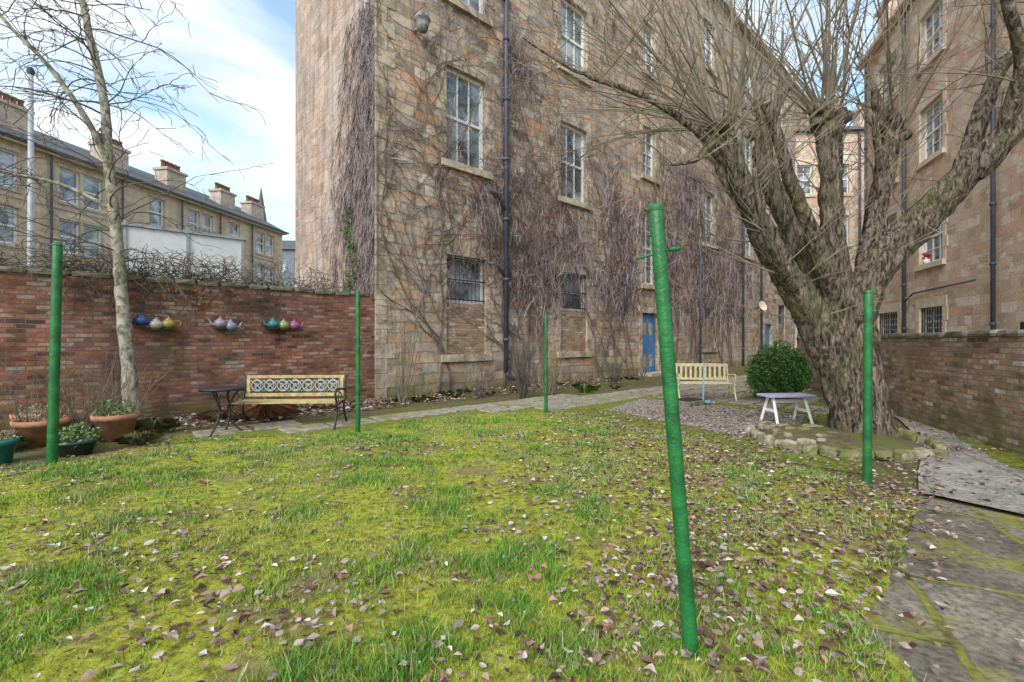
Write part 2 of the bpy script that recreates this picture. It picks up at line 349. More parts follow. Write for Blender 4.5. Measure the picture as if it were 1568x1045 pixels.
# fallen leaves
def leaves(name,xs,ys,zs,smin=.03,smax=.065,fl=1):
    n=xs.size; s=np.random.uniform(smin,smax,n)*np.random.uniform(.7,1.15,n); a=np.random.rand(n)*2*np.pi
    pal=np.array([[.52,.39,.35],[.38,.25,.21],[.72,.61,.56],[.20,.10,.085],[.11,.055,.05],[.44,.27,.18],[.34,.23,.22],[.42,.21,.14]])
    pc=pal[np.random.choice(8,n,p=[.21,.20,.10,.16,.12,.07,.10,.04])]*np.random.uniform(.7,1.15,(n,1))
    tip=np.random.uniform(-.35,.8,n); cup=np.random.uniform(-.1,.9,n); rl=np.random.uniform(-.6,.6,n); asp=np.random.uniform(.4,.8,n); ir=np.random.uniform(.7,1.3,(n,6))
    out=[]
    for sd in (1,-1):
        P=[]
        for q,(u,v) in enumerate([(-.55,0),(-.32,.3),(0,.48),(.3,.3),(.62,0),(.05,0)]):
            lu=u*s; lv=sd*v*s*asp*1.25*ir[:,q]
            z=np.abs(v)*s*cup+u*u*s*tip+(u*.3+sd*v)*rl*s*.6
            P.append(np.stack([xs+lu*np.cos(a)-lv*np.sin(a),ys+lu*np.sin(a)+lv*np.cos(a),zs+z],1))
        if sd<0: P=P[::-1]
        out.append(np.stack(P,1))
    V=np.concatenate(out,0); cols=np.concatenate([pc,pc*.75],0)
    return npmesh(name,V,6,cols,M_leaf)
def scat(n,x0,x1,y0,y1,pw=1.3):
    return np.random.uniform(x0,x1,n),y0+(np.random.rand(n)**pw)*(y1-y0)
X,Y=scat(72000,-8,6.5,1.3,10)
d=fbm(X*1.1+5,Y*1.1,41); base=.14+.8*np.clip((d-.42)*4,0,1)
right=np.clip((X-(-.2+(Y-2)*.1))/1.4,0,1)*(Y>2.0)*(X<Y*.92+.1)
p=base*.44+right*.64*np.clip((Y-1.2)/1.7,0,1)
p*=np.where(inpoly(X,Y,LAWN),1,.40)*np.where((Y>7)&(X<0),.35,1)
p=np.where(np.hypot(X-5.4,Y-6.9)<.6,0,p)
k=np.random.rand(X.size)<p; X=X[k];Y=Y[k]
leaves('fallen_leaves',X,Y,np.where(inpoly(X,Y,LAWN),np.random.uniform(.02,.05,X.size),.045),.024,.060)
u=np.random.uniform(-11,9,7000); dd=np.random.rand(7000)**1.3*1.6+.1
X=-3.48+.741*u+.672*dd; Y=11.6+.672*u-.741*dd
k=(Y>5)&(np.random.rand(7000)<np.where(u<0,.9,.35)); leaves('fallen_leaves',X[k],Y[k],np.random.uniform(.03,.06,k.sum()),.05,.1)
X,Y=scat(1800,3.2,7.5,6,13); k=(Y>6); leaves('fallen_leaves',X[k],Y[k],np.full(k.sum(),.05),.03,.06)
# ---------------------------------------------------------------- buildings
def wall_with_openings(b,x0,x1,z0,z1,ops,reveal=.25):
    xs=sorted({x0,x1,*[o[0] for o in ops],*[o[1] for o in ops]}); zs=sorted({z0,z1,*[o[2] for o in ops],*[o[3] for o in ops]})
    for i in range(len(xs)-1):
        for j in range(len(zs)-1):
            cx=(xs[i]+xs[i+1])/2; cz=(zs[j]+zs[j+1])/2
            if any(o[0]<cx<o[1] and o[2]<cz<o[3] for o in ops): continue
            b.quad((xs[i],0,zs[j]),(xs[i+1],0,zs[j]),(xs[i+1],0,zs[j+1]),(xs[i],0,zs[j+1]))
    r=reveal
    for (a,c,d,e) in [o[:4] for o in ops]:
        b.quad((a,0,d),(a,r,d),(a,r,e),(a,0,e)); b.quad((c,0,d),(c,0,e),(c,r,e),(c,r,d))
        b.quad((a,0,e),(a,r,e),(c,r,e),(c,0,e)); b.quad((a,0,d),(c,0,d),(c,r,d),(a,r,d))
def window(fr,gl,tr,x0,x1,z0,z1,nv=1,nh=1,y=.14,bars=True,margin=.22,quoin=True,sill=True):
    w=.09
    gl.quad((x0,y+.07,z0),(x1,y+.07,z0),(x1,y+.07,z1),(x0,y+.07,z1))
    fr.box(x0,x0+w,y,y+.1,z0,z1); fr.box(x1-w,x1,y,y+.1,z0,z1)
    fr.box(x0+w,x1-w,y,y+.1,z1-w,z1); fr.box(x0+w,x1-w,y,y+.1,z0,z0+w*1.3)
    mz=(z0+z1)/2; fr.box(x0+w,x1-w,y+.01,y+.09,mz-.04,mz+.04)
    if bars:
        for i in range(nv):
            cx=x0+w+(x1-x0-2*w)*(i+1)/(nv+1); fr.box(cx-.018,cx+.018,y+.03,y+.085,z0+w,z1-w)
        for (a,c) in ((z0+w,mz),(mz,z1-w)):
            for i in range(nh):
                cz=a+(c-a)*(i+1)/(nh+1); fr.box(x0+w,x1-w,y+.035,y+.08,cz-.018,cz+.018)
    if margin:
        nq=max(2,int((z1-z0)/.42)); q=(z1-z0)/nq
        for i in range(nq):
            ex=(.12 if i%2 else 0) if quoin else 0
            tr.box(x0-margin-ex,x0+.004,-.022,.05,z0+i*q+.005,z0+(i+1)*q-.005)
            tr.box(x1-.004,x1+margin+ex,-.022,.05,z0+i*q+.005,z0+(i+1)*q-.005)
        tr.box(x0-margin-.05,x1+margin+.05,-.026,.05,z1-.004,z1+.38)
        if sill: tr.box(x0-.2,x1+.2,-.12,.06,z0-.2,z0+.004)
def side_back(b,x0,x1,dep,h):
    b.quad((x0,dep,0),(x0,0,0),(x0,0,h),(x0,dep,h)); b.quad((x1,0,0),(x1,dep,0),(x1,dep,h),(x1,0,h)); b.quad((x1,dep,0),(x0,dep,0),(x0,dep,h),(x1,dep,h))
def roof(x0,x1,dep,h,rise,over=.35,hip=0):
    b=MB(); o=over
    b.quad((x0-o,-o,h),(x1+o,-o,h),(x1+o-hip,dep/2,h+rise),(x0-o+hip,dep/2,h+rise))
    b.quad((x1+o,dep+o,h),(x0-o,dep+o,h),(x0-o+hip,dep/2,h+rise),(x1+o-hip,dep/2,h+rise))
    b.quad((x0-o,dep+o,h),(x0-o,-o,h),(x0-o+hip,dep/2,h+rise)); b.quad((x1+o,-o,h),(x1+o,dep+o,h),(x1+o-hip,dep/2,h+rise))
    b.quad((x0-o,-o,h-.01),(x0-o,dep+o,h-.01),(x1+o,dep+o,h-.01),(x1+o,-o,h-.01))
    return b
def chimney(b,p,x,y,z,w,d,h,n=4):
    b.box(x-w/2,x+w/2,y-d/2,y+d/2,z-1.5,z+h); b.box(x-w/2-.1,x+w/2+.1,y-d/2-.1,y+d/2+.1,z+h,z+h+.18)
    for i in range(n):
        cx=x-w/2+w*(i+.5)/n; p.lathe((cx,y,z+h+.18),[(.14,0),(.12,.5),(.16,.5),(.16,.6),(.1,.6)],10)
# --- main tenement
PH=math.atan2(1,1.103)
T=empty('stone_tenement',(-3.48,11.6,0),PH)
Lf=37.0; H=20.2
fr,gl,tr,wl,gd=MB(),MB(),MB(),MB(),MB()
cols=[(2.15,3.6),(7.05,8.55),(18.2,19.6),(23.7,25.0),(29.5,30.8)]
ops=[]
for i,(a,c) in enumerate(cols):
    for (d,e) in ((6.68,9.45),(11.4,14.0),(16.0,18.5)):
        ops.append((a,c,d,e))
    if i!=3: ops.append((a,c,1.1,4.0))
stair=[(12.45,13.5,4.0,7.3),(12.45,13.5,8.8,11.0),(12.45,13.5,13.4,15.6)]
ops+=stair; door=(12.4,13.75,.12,2.75); ops.append(door); door2=(27,28.2,0.05,2.6); ops.append(door2)
wall_with_openings(wl,0,Lf,-.2,H,ops)
wl.obj('facade_wall',M_stone,T)
s=MB(); s.quad((0,6.4,-.2),(0,0,-.2),(0,0,H),(0,6.4,H)); s.quad((Lf,0,-.2),(Lf,6.4,-.2),(Lf,6.4,H),(Lf,0,H)); s.quad((Lf,6.4,-.2),(0,6.4,-.2),(0,6.4,H),(Lf,6.4,H)); s.obj('gable_wall',M_gable,T)
bi=MB()
for o in ops:
    if o==door or o==door2: continue
    a,c,d,e=o[:4]
    if d==1.1:
        window(fr,gl,tr,a,c,2.62,e,nv=1,nh=0,sill=False,bars=False,margin=0)
        nq=7;q=2.9/nq
        for i in range(nq):
            ex=.12*(i%2)
            tr.box(a-.2-ex,a+.004,-.022,.05,d+i*q+.005,d+(i+1)*q-.005); tr.box(c-.004,c+.2+ex,-.022,.05,d+i*q+.005,d+(i+1)*q-.005)
        tr.box(a-.25,c+.25,-.026,.05,e-.004,e+.36); tr.box(a-.2,c+.2,-.1,.06,d-.2,d+.004)
        bi.box(a+.003,c-.003,.06,.2,d+.003,2.62)
        nb=9
        for i in range(nb+1):
            xx=a+.05+(c-a-.1)*i/nb; gd.tube([(xx,.05,2.66),(xx,.05,e-.05)],.012,5)
        for zz in (2.72,3.3,3.92): gd.box(a+.02,c-.02,.035,.065,zz-.02,zz+.02)
    else:
        window(fr,gl,tr,a,c,d,e,nv=2 if c-a>1.45 else 1,nh=1 if c-a<1.45 else 0)
z=-.1;i=0
while z<H-.4:
    ex=.55 if i%2 else .32; tr.box(-.02,ex,-.02,.05,z+.005,z+.375); z+=.38; i+=1
for a,c,d,e in (door,door2):
    for sx in (a-.22,c-.004): tr.box(sx,sx+.224,-.022,.05,d,e)
    tr.box(a-.3,c+.3,-.026,.05,e-.004,e+.35)
M_stonetrim=masonry('facade_margins',[(0,(.44,.34,.26)),(.5,(.63,.50,.38)),(1,(.73,.60,.46))],(.54,.43,.34),3,.385,.1,.0,stain=(.42,.36,.32),stainamt=.6,soot=.85,grain=.4,streak=.3)
fr.obj('window_frames',M_white,T); gl.obj('window_glass',M_glass,T); tr.obj('stone_margins',M_stonetrim,T,bevel=.008)
bi.obj('brick_infill',M_brick2,T); gd.obj('window_grilles',M_dark,T)
M_door=plain('blue_door_paint',(.07,.24,.56),.45,.4,3)
M_doory=plain('door_panel_paint',(.55,.44,.22),.6,.5,3)
d1=MB(); d1.box(12.45,13.7,.14,.2,.12,2.7); d1.box(27.02,28.18,.14,.2,.05,2.58); d1.obj('door',M_door,T)
d2=MB()
for zz in (.35,1.75): d2.box(12.70,12.94,.125,.142,zz,zz+.55); d2.box(13.18,13.42,.125,.142,zz,zz+.55)
d2.obj('door_panels',M_doory,T,bevel=.006)
st=MB(); st.box(12.0,14.1,-.7,.14,-.05,.12); st.obj('door_step',M_trim,T)
pp=MB()
def vpipe(u,z0,z1,r=.06,y=-.14):
    pp.tube([(u,y,z0),(u,y,z1)],r,10)
    zz=z0+1
    while zz<z1: pp.tube([(u,y,zz),(u,y,zz+.09)],r*1.4,10); zz+=1.9
vpipe(4.32,.5,20,.075); pp.tube([(4.32,-.14,.55),(4.38,-.16,.4),(4.6,-.2,.3),(5.1,-.2,.25)],.07,10)
pp.tube([(3.7,-.12,6.15),(4.0,-.12,6.1),(4.3,-.14,5.6)],.06,8); pp.tube([(3.6,-.12,3.9),(4.0,-.12,3.85),(4.3,-.14,3.5)],.04,8)
pp.tube([(3.75,-.1,13),(3.9,-.12,12.6),(4.3,-.14,12.2)],.05,8)
vpipe(17.6,.2,6.5,.045); vpipe(23.1,0,19.8,.06); vpipe(26,0,19.8,.06); vpipe(10.9,2.8,4.0,.05)
pp.obj('drainpipes',M_pipe,T,True)
gt=MB(); gt.box(-.1,Lf,-.35,-.05,H-.2,H-.02); gt.obj('eaves_cornice',M_trim,T)
roof(0,Lf,6.4,H,2.6).obj('roof',M_slate,T)
cb_,cp_=MB(),MB()
for xx in (2,14,26,35): chimney(cb_,cp_,xx,3.2,H+2.6,2.4,.9,1.2,6)
cb_.obj('chimneys',M_trim,T); cp_.obj('chimney_pots',M_pot,T,True)
lb=MB(); lb.lathe((1.13,-.4,9.95),[(.02,-.24),(.13,-.22),(.17,-.08),(.17,.02),(.21,.04),(.20,.12),(.14,.21),(.02,.25)],18); lb.tube([(1.13,0,9.9),(1.13,-.3,9.9)],.05,8)
lb.obj('wall_lamp',plain('lamp_grey',(.40,.40,.42),.35,.5,6,c2=(.08,.08,.09)),T,True)
sd=MB(); sd.lathe((0,0,0),[(.0,0),(.12,.02),(.24,.06),(.32,.13)],20)
o=sd.obj('satellite_dish',M_trim2,T,True); o.location=(24.6,-.6,3.6); o.rotation_euler=(math.radians(70),0,math.radians(-20))
a=MB(); a.tube([(24.6,0,3.4),(24.6,-.55,3.6)],.03,6); a.obj('dish_arm',M_dark,T)
# --- right tenement
ra=math.atan2(-.945,-.327)
T2=empty('stone_tenement',(18.77,24.2,0),ra)
ops2=[(1.63,3.7,1.7,2.85),(1.63,3.6,5.6,7.4),(1.63,3.6,8.9,11.3),(1.63,3.6,12.9,14.9),(5.6,7.3,1.7,2.85),(5.6,7.3,4.6,6.8),(5.6,7.3,8.8,11.0),(5.6,7.3,12.7,14.8),
 (12.9,14.4,4.6,6.8),(12.9,14.4,8.8,11),(12.9,14.4,12.7,14.8),(12.9,14.4,1.7,2.85),(17.5,19,4.6,6.8),(17.5,19,8.8,11),(17.5,19,12.7,14.8)]
wl,fr,gl,tr,gd=MB(),MB(),MB(),MB(),MB()
wall_with_openings(wl,0,22,-.2,16.2,ops2); side_back(wl,0,22,9,16.2); wl.obj('facade_wall',M_stone2,T2)
for o in ops2:
    window(fr,gl,tr,*o,nv=2 if o[1]-o[0]>1.6 else 1,nh=1)
    if o[3]<3:
        for i in range(9):
            xx=o[0]+.1+(o[1]-o[0]-.2)*i/8; gd.tube([(xx,.05,o[2]),(xx,.05,o[3])],.02,5)
fr.obj('window_frames',M_white,T2); gl.obj('window_glass',M_glass,T2); tr.obj('stone_margins',M_trim2,T2,bevel=.008); gd.obj('window_grilles',M_dark,T2)
pp=MB(); vpipe(4.6,1.0,16,.07); vpipe(.5,1,16,.06); vpipe(10.4,1,16,.06); pp.tube([(4.6,-.14,3.2),(5.4,-.14,3.5),(9.5,-.14,3.55)],.035,8); pp.obj('drainpipes',M_pipe,T2,True)
gt=MB(); gt.box(-.1,22,-.4,-.05,16.0,16.18); gt.obj('eaves_cornice',M_trim2,T2)
roof(0,22,9,16.2,3).obj('roof',M_slate,T2)
cb_,cp_=MB(),MB()
chimney(cb_,cp_,1,1.5,16.8,1.2,2.2,1.6,3); chimney(cb_,cp_,11,4.5,19,2.4,.9,1.4,5); cb_.obj('chimneys',M_stone2,T2); cp_.obj('chimney_pots',M_pot,T2,True)
fp=MB(); fp.lathe((6.2,-.03,4.6),[(.0,0),(.09,0),(.12,.18),(.0,.16)],12); fp.obj('sill_flower_pot',M_white,T2,True)
fl=MB()
for i in range(14): fl.rock((6.2+U(-.13,.13),-.03+U(-.1,.1),4.86+U(-.03,.16)),.05,.05,.05,0,6,4,1)
fl.obj('red_flowers',plain('red_petals',(.6,.02,.03),.5,.4,30),T2,True)
# --- end tenement
T3=empty('stone_tenement',(19.8,34,0),math.radians(-4))
ops3=[]
for xx in (1.4,4.0,6.4,9.5):
    for zz in (1.2,4.9,8.6,12.4): ops3.append((xx,xx+1.15,zz,zz+2.2))
wl,fr,gl,tr=MB(),MB(),MB(),MB()
wall_with_openings(wl,0,13,-.2,17.0,ops3); side_back(wl,0,13,8,17.0); wl.obj('facade_wall',M_stone2,T3)
for o in ops3: window(fr,gl,tr,*o,nv=1,nh=1)
fr.obj('window_frames',M_white,T3); gl.obj('window_glass',M_glass,T3); tr.obj('stone_margins',M_trim2,T3)
pp=MB(); vpipe(3.3,0,17,.08); vpipe(5.8,0,17,.08); pp.obj('drainpipes',M_pipe,T3)
roof(0,13,8,17.0,2.2).obj('roof',M_slate,T3)
cb_,cp_=MB(),MB(); chimney(cb_,cp_,5.4,3,18.4,2.0,.9,1.8,4); chimney(cb_,cp_,8.4,3,18.4,1.6,.9,1.4,4); cb_.obj('chimneys',M_stone2,T3); cp_.obj('chimney_pots',M_pot,T3)
# --- left tenement row
T4=empty('stone_tenement',(-28.52,9,0),math.atan2(.984,.177))
LL=35.6; ops4=[]
def sY(Y): return (Y-9)/.984
for Yc,dbl in ((13.5,0),(17,1),(20.2,0),(23.3,0),(26.8,1),(31.4,0),(34.9,1),(38.2,0),(41.8,1)):
    s0=sY(Yc)
    for zz in (9.4,6.5,3.6,.8):
        if dbl: ops4+= [(s0-1.15,s0-.1,zz,zz+1.95),(s0+.1,s0+1.15,zz,zz+1.95)]
        else: ops4.append((s0-.55,s0+.55,zz,zz+1.95))
wl,fr,gl,tr=MB(),MB(),MB(),MB()
wall_with_openings(wl,0,LL,-.2,12,ops4); side_back(wl,0,LL,9,12); wl.obj('facade_wall',M_pale,T4)
for o in ops4: window(fr,gl,tr,*o,bars=False,margin=0); tr.box(o[0]-.1,o[1]+.1,-.08,.05,o[2]-.15,o[2]+.004); tr.box(o[0]-.1,o[1]+.1,-.04,.05,o[3]-.004,o[3]+.2)
for zz in (5.9,8.95): tr.box(-.02,LL+.02,-.06,.04,zz,zz+.18)
tr.box(-.1,LL+.1,-.4,.05,11.75,11.98)
fr.obj('window_frames',M_white,T4); gl.obj('window_glass',M_glass,T4); tr.obj('stone_bands',M_trim,T4)
roof(0,LL,9,12,2.6,hip=0).obj('roof',M_slate,T4)
gt=MB(); gt.box(-.3,LL+.3,-.5,-.38,11.86,12.02); gt.obj('gutter',M_dark,T4)
pp=MB()
for Yc in (15,25.2,29,33.2,36.6,40): vpipe(sY(Yc),0,11.8,.06)
pp.obj('drainpipes',M_pipe,T4)
cb_,cp_=MB(),MB()
for Yc in (20,24.8,30.2,34.6,39.5,43): chimney(cb_,cp_,sY(Yc),2.4,12.9,1.6,1.1,1.5,5)
cb_.obj('chimneys',M_trim,T4); cp_.obj('chimney_pots',M_pot,T4,True)
T5=empty('grey_tenement',(-33,62,0),.1); b=MB(); ops5=[(1+i*2.2,2+i*2.2,2+j*3,3.8+j*3) for i in range(3) for j in range(4)]
wall_with_openings(b,0,8,0,14,ops5); side_back(b,0,8,7,14); b.obj('wall',plain('grey_render',(.22,.24,.28),.8,.2,2),T5)
fr,gl,tr=MB(),MB(),MB()
for o in ops5: window(fr,gl,tr,*o,margin=0,bars=False)
fr.obj('window_frames',M_white,T5); gl.obj('window_glass',M_glass,T5); roof(0,8,7,14,2).obj('roof',M_slate,T5)
T6=empty('church_spire',(-49.6,90,0)); b=MB(); b.box(-2,2,-2,2,0,22); b.obj('tower',M_trim,T6)
b=MB(); b.lathe((0,0,22),[(1.6,0),(1.3,2),(.7,5.5),(.03,10)],8); b.obj('spire',M_slate,T6); b=MB()
for sx in (-1.7,1.7):
    for sy in (-1.7,1.7): b.lathe((sx,sy,22),[(.3,0),(.3,1),(.02,2.6)],6)
b.obj('pinnacles',M_trim,T6)
# ---------------------------------------------------------------- garden walls
W=empty('brick_wall',(-3.48,11.6,0),PH)
b=MB(); b.box(-16,-.02,0,.34,-.1,2.62); b.obj('brickwork',M_brick,W)
b=MB(); xx=-16
while xx<-.3:
    l=U(.35,.6); b.rock((xx+l/2,.17,2.66+U(-.01,.015)),l/2*1.0,.23,.055,0,12,6,.35,.05); xx+=l
b.obj('coping',M_cope,W)
W2=empty('brick_wall',(9.95,15.9,0),ra)
b=MB(); b.box(0,17,0,.3,-.1,1.56); b.obj('brickwork',M_brick2,W2)
b=MB(); xx=0
while xx<17:
    l=U(.5,.9); b.rock((xx+l/2,.15,1.6+U(-.008,.01)),l/2,.2,.05,0,12,6,.35,.05); xx+=l
b.obj('coping',M_cope,W2)
# ---------------------------------------------------------------- vines
def facade_d(u,z):
    if any(a-.05<u<c+.05 and d-.1<z<e+.1 for a,c,d,e in [(*k,m0,m1) for k in cols for (m0,m1) in ((6.6,9.5),(11.3,14.1),(15.9,18.6),(2.7,4.1))]): return .02
    if 12.3<u<13.8 and not(7.4<z<8.7): return .05
    v=0
    if u<2.1: v=.07 if 3<z<6.8 else .01
    if 1.8<u<4.4 and 4.0<z<6.6: v=.6
    if 4.4<=u<7: v=(1.0 if z<11 else .55) if z>3.2 and z<14.5 else (.3 if z>2 else .02)
    if z>12.5 and u<12: v=max(v*.5,.15)
    if 6.5<u<12.4 and 2.9<z<6.6: v=1
    if 8.7<u<12.4 and 6.6<=z<9.5: v=.45
    if 13.5<u<18.2 and 2.8<z<10: v=1
    if 18<u<23 and 2.5<z<7: v=.75
    if 23<u<27 and 4<z<8: v=.2
    return v
vb=MB(); vb2=MB(); cnt=0; tries=0
A1=np.array
while cnt<6000 and tries<60000:
    tries+=1
    u=U(.2,27); z=U(1.5,16)
    fd=facade_d(u,z)
    if fd<.005 or R()>fd: continue
    nz=vnoise(A1([u*.8]),A1([z*.75]),77)[0]
    if R()>min(1,max(.14,(nz-.28)*2.4)): continue
    cnt+=1
    n=8; x_,z_=u,z; y_=-U(.01,.05); pts=[]; L_=U(.4,1.5)*(1 if u<10 else 1.2)
    ty=R()
    if ty<.5: an=-math.pi/2+U(-.35,.35); dr=0      # hanging
    elif ty<.8: an=U(.2,2.9); dr=U(-.28,.28)       # climbing, spreading
    else: an=random.choice([U(-.4,.7),math.pi-U(-.4,.7)]); dr=(-.22 if math.cos(an)>0 else .22)  # arching over
    for i in range(n):
        pts.append((x_,y_,z_)); an+=dr+U(-.28,.28); x_+=math.cos(an)*L_/n; z_+=math.sin(an)*L_/n; y_=min(-.01,y_-U(-.012,.028))
    r=U(.005,.013)*(1 if u<10 else 1.3)
    (vb if R()<.45 else vb2).tube(pts,[r*(1-.55*i/(n-1)) for i in range(n)],3,False)
def branch(x_,z_,an,r,L_,lev):
    pts=[]; rr=[]
    n=int(L_/.22)
    for i in range(n):
        pts.append((x_,-U(.025,.06),z_)); rr.append(max(r*(1-.75*i/n),.005)); an+=U(-.22,.22); an+=(math.pi/2-an)*.06
        x_=max(x_+math.cos(an)*.22,.03); z_+=math.sin(an)*.22
        if lev<3 and i>1 and R()<.24: branch(x_,z_,an+random.choice([-1,1])*U(.4,1.1),r*.55*(1-.5*i/n)+.002,L_*U(.3,.6),lev+1)
    vb2.tube(pts,rr,4,False)
for u0 in (2.0,4.6,5.0,5.6,6.3,9.2,10.5,11.5,14.2,15.3,16.6,17.3,20.3,21.7):
    for k in range(2): branch(u0+U(-.3,.3),0,math.pi/2+U(-.3,.3),.03,U(6,10),0)
for k in range(130):
    u0=U(1.0,4.2) if k<75 else U(8,23); x_=u0; z_=U(3,8) if k<75 else U(2,12); pts=[]; an=U(-.6,3.6)
    for i in range(14):
        pts.append((x_,-U(.02,.05),z_)); an+=U(-.5,.5); x_+=math.cos(an)*.14; z_+=abs(math.sin(an))*.14
        if x_<.05: x_=.05
    vb2.tube(pts,[.010*(1-.6*i/14) for i in range(14)],4,False)
for k in range(3400):
    s_=abs(random.gauss(0,1.25)); z=U(2.4,10.5)
    if s_>3.8-.35*max(z-5,0) or s_<.03: continue
    if R()>.3+.9*vnoise(A1([s_*1.1]),A1([z*.7]),5)[0]: continue
    L_=U(.3,1.2); y_=s_; z_=z; x_=-.02; pts=[]; vx=U(-.6,.6)
    for i in range(6):
        pts.append((x_,max(y_,.0),z_)); vx=vx*.7+U(-.45,.45); y_+=vx*L_/6; z_-=L_/6*U(.6,1.1); x_-=U(-.005,.03)
    r=U(.006,.012); (vb if R()<.6 else vb2).tube(pts,[r*(1-.5*i/5) for i in range(6)],3,False)
vv=empty('climbing_vine',(-3.48,11.6,0),PH)
vb.obj('silver_stems',M_vine,vv); vb2.obj('brown_stems',M_vine2,vv)
def leafcloud(name,C,size,c1,c2,parent=None):
    n=C.shape[0]; s=np.random.uniform(.6,1.2,n)*size
    d=np.random.randn(n,3); d/=np.linalg.norm(d,axis=1)[:,None]; e=np.cross(d,np.random.randn(n,3)); e/=np.linalg.norm(e,axis=1)[:,None]
    V=np.stack([C-d*s[:,None],C+e*s[:,None]*.5,C+d*s[:,None],C-e*s[:,None]*.5],1)
    m_=np.random.rand(n,1); col=np.array(c1)*(1-m_)+np.array(c2)*m_
    return npmesh(name,V,4,col,M_foliage,parent)
n=560; s_=np.abs(1.35+.18*np.random.randn(n)); z=2.4+np.random.rand(n)**1.3*2.8
s_+=.2*np.sin(z*3); P=np.stack([-.05-.1*np.random.rand(n),s_,z],1)
cx,sx=math.cos(PH),math.sin(PH)
def tow(P): return np.stack([-3.48+P[:,0]*cx-P[:,1]*sx,11.6+P[:,0]*sx+P[:,1]*cx,P[:,2]],1)
leafcloud('ivy',tow(P),.05,(.04,.09,.03),(.12,.22,.07))
vb=MB()
for k in range(560):
    x_=random.triangular(-9,-.4,-4.5) if k<420 else U(-11,-.5); z_=2.7; y_=U(-.05,.35); an=U(-.3,3.4); pts=[]
    yy=U(-.04,.02)
    for i in range(9):
        pts.append((x_,y_,z_)); an+=U(-.6,.6); x_+=math.cos(an)*.1; z_+=math.sin(an)*.075-(.03 if i>3 else -.03); y_+=yy
    vb.tube(pts,[.008*(1-.5*i/9) for i in range(9)],3,False)
for k in range(110):
    x_=U(-5.8,-2.2); z_=2.6; pts=[]
    ln=int(U(3,11))
    for i in range(ln): pts.append((x_,-.04-U(0,.06),z_)); x_+=U(-.08,.08); z_-=.09
    vb.tube(pts,[.006]*ln,3,False)
vb.obj('creeper',M_twig2,None,False,(-3.48,11.6,0),PH)
n=420; P=np.stack([np.random.normal(-4.2,1.3,n).clip(-9,-.5),np.random.uniform(-.15,.4,n),2.70+np.abs(np.random.randn(n))*.10],1)
leafcloud('creeper_leaves',tow(P),.035,(.06,.10,.02),(.26,.22,.08))
n=160; P=np.stack([np.random.normal(-4.0,.5,n),-.08-.08*np.random.rand(n),2.6-np.abs(np.random.randn(n))*.3],1)
leafcloud('creeper_leaves',tow(P),.035,(.12,.07,.03),(.26,.15,.06))
# ---------------------------------------------------------------- big pollarded tree
TR=empty('pollarded_tree',(5.25,6.83,0))
K=102.0
def tp(px,py,r,d): return ((px-1320)/K,d,(675-py)/K,r/K)
limbs=[
 [(1322,690,32,-.05),(1300,610,26,0),(1262,530,23,-.05),(1210,450,19,-.2),(1158,378,16,-.3),(1118,300,14,-.4),(1085,225,13,-.5)],
 [(1330,690,38,.1),(1312,590,29,.1),(1286,490,25,.1),(1248,400,17,.2),(1215,310,14,.3),(1192,240,13,.4),(1195,170,14,.4)],
 [(1294,500,22,.1),(1278,410,17,0),(1266,330,14,-.1),(1262,250,12,-.1),(1250,175,14,-.1)],
 [(1306,500,25,.1),(1304,400,17,.3),(1312,300,14,.5),(1320,210,13,.6),(1326,140,14,.7)],
 [(1344,690,34,.1),(1332,590,27,.1),(1318,480,26,.1),(1356,395,24,0),(1415,320,21,-.2),(1475,240,18,-.5),(1530,165,15,-.7),(1590,80,12,-.9),(1660,-20,9,-1.1)],
 [(1326,460,19,.1),(1362,350,15,.3),(1395,255,13,.5),(1422,160,14,.6)],
 [(1440,290,13,-.3),(1480,190,10,-.2),(1530,110,8,0),(1600,40,6,.2)],
 [(1235,390,13,.2),(1180,300,10,.7),(1150,220,9,1.0),(1155,150,11,1.1)],
 [(1118,300,10,-.4),(1040,235,6,-.7),(960,190,4,-.8),(880,168,2.4,-.9),(800,120,1,-.9)],
 [(1150,370,9,-.3),(1100,320,6,-.7),(1060,262,5,-.9),(1020,290,3,-1.1),(985,300,1.5,-1.2)],
 [(1205,450,11,-.2),(1160,420,7,-.6),(1120,370,5,-.9),(1095,300,3,-1.1)],
 [(1475,240,10,-.5),(1460,150,8,-.9),(1400,60,6,-1.2),(1380,-20,4,-1.3)],
 [(1530,165,9,-.7),(1500,90,7,-1.0),(1430,30,5,-1.3)],
 [(1284,470,15,0),(1225,370,11,-.3),(1175,280,8,-.5),(1140,190,7,-.6)],
 [(1312,300,9,.5),(1290,230,7,.3),(1275,150,6,.2)],
 [(1395,255,8,.5),(1375,190,6,.4),(1365,120,5,.3)],
]
tb=MB(); LP=[]
for li,l in enumerate(limbs):
    P=smoothpts([tp(*q) for q in l],8)
    amp=.014
    pts=[]; rad=[]
    for i,q in enumerate(P):
        j=amp*(0 if i==0 else 1); pts.append((q[0]+U(-j,j),q[1]+U(-j,j),q[2]-(.1 if i==0 and li in(0,1,4) else 0))); rad.append(q[3]*U(.93,1.07))
    LP.append((pts,rad)); tb.tube(pts,rad,24 if li<8 else 8,True,.22 if li<8 else .12)
for a_ in np.linspace(0,6.28,8)[:-1]:
    a_+=U(-.2,.2); tb.tube(smoothpts([(.14+math.cos(a_)*.12,math.sin(a_)*.12+.1,.65),(.14+math.cos(a_)*.2,math.sin(a_)*.2+.1,.3),(.14+math.cos(a_)*.32,math.sin(a_)*.32+.1,.10),(.14+math.cos(a_)*.58,math.sin(a_)*.55+.1,-.06)],3),[.12,.12,.13,.13,.12,.11,.10,.08,.05,.03],12,True,.2)
heads=[]
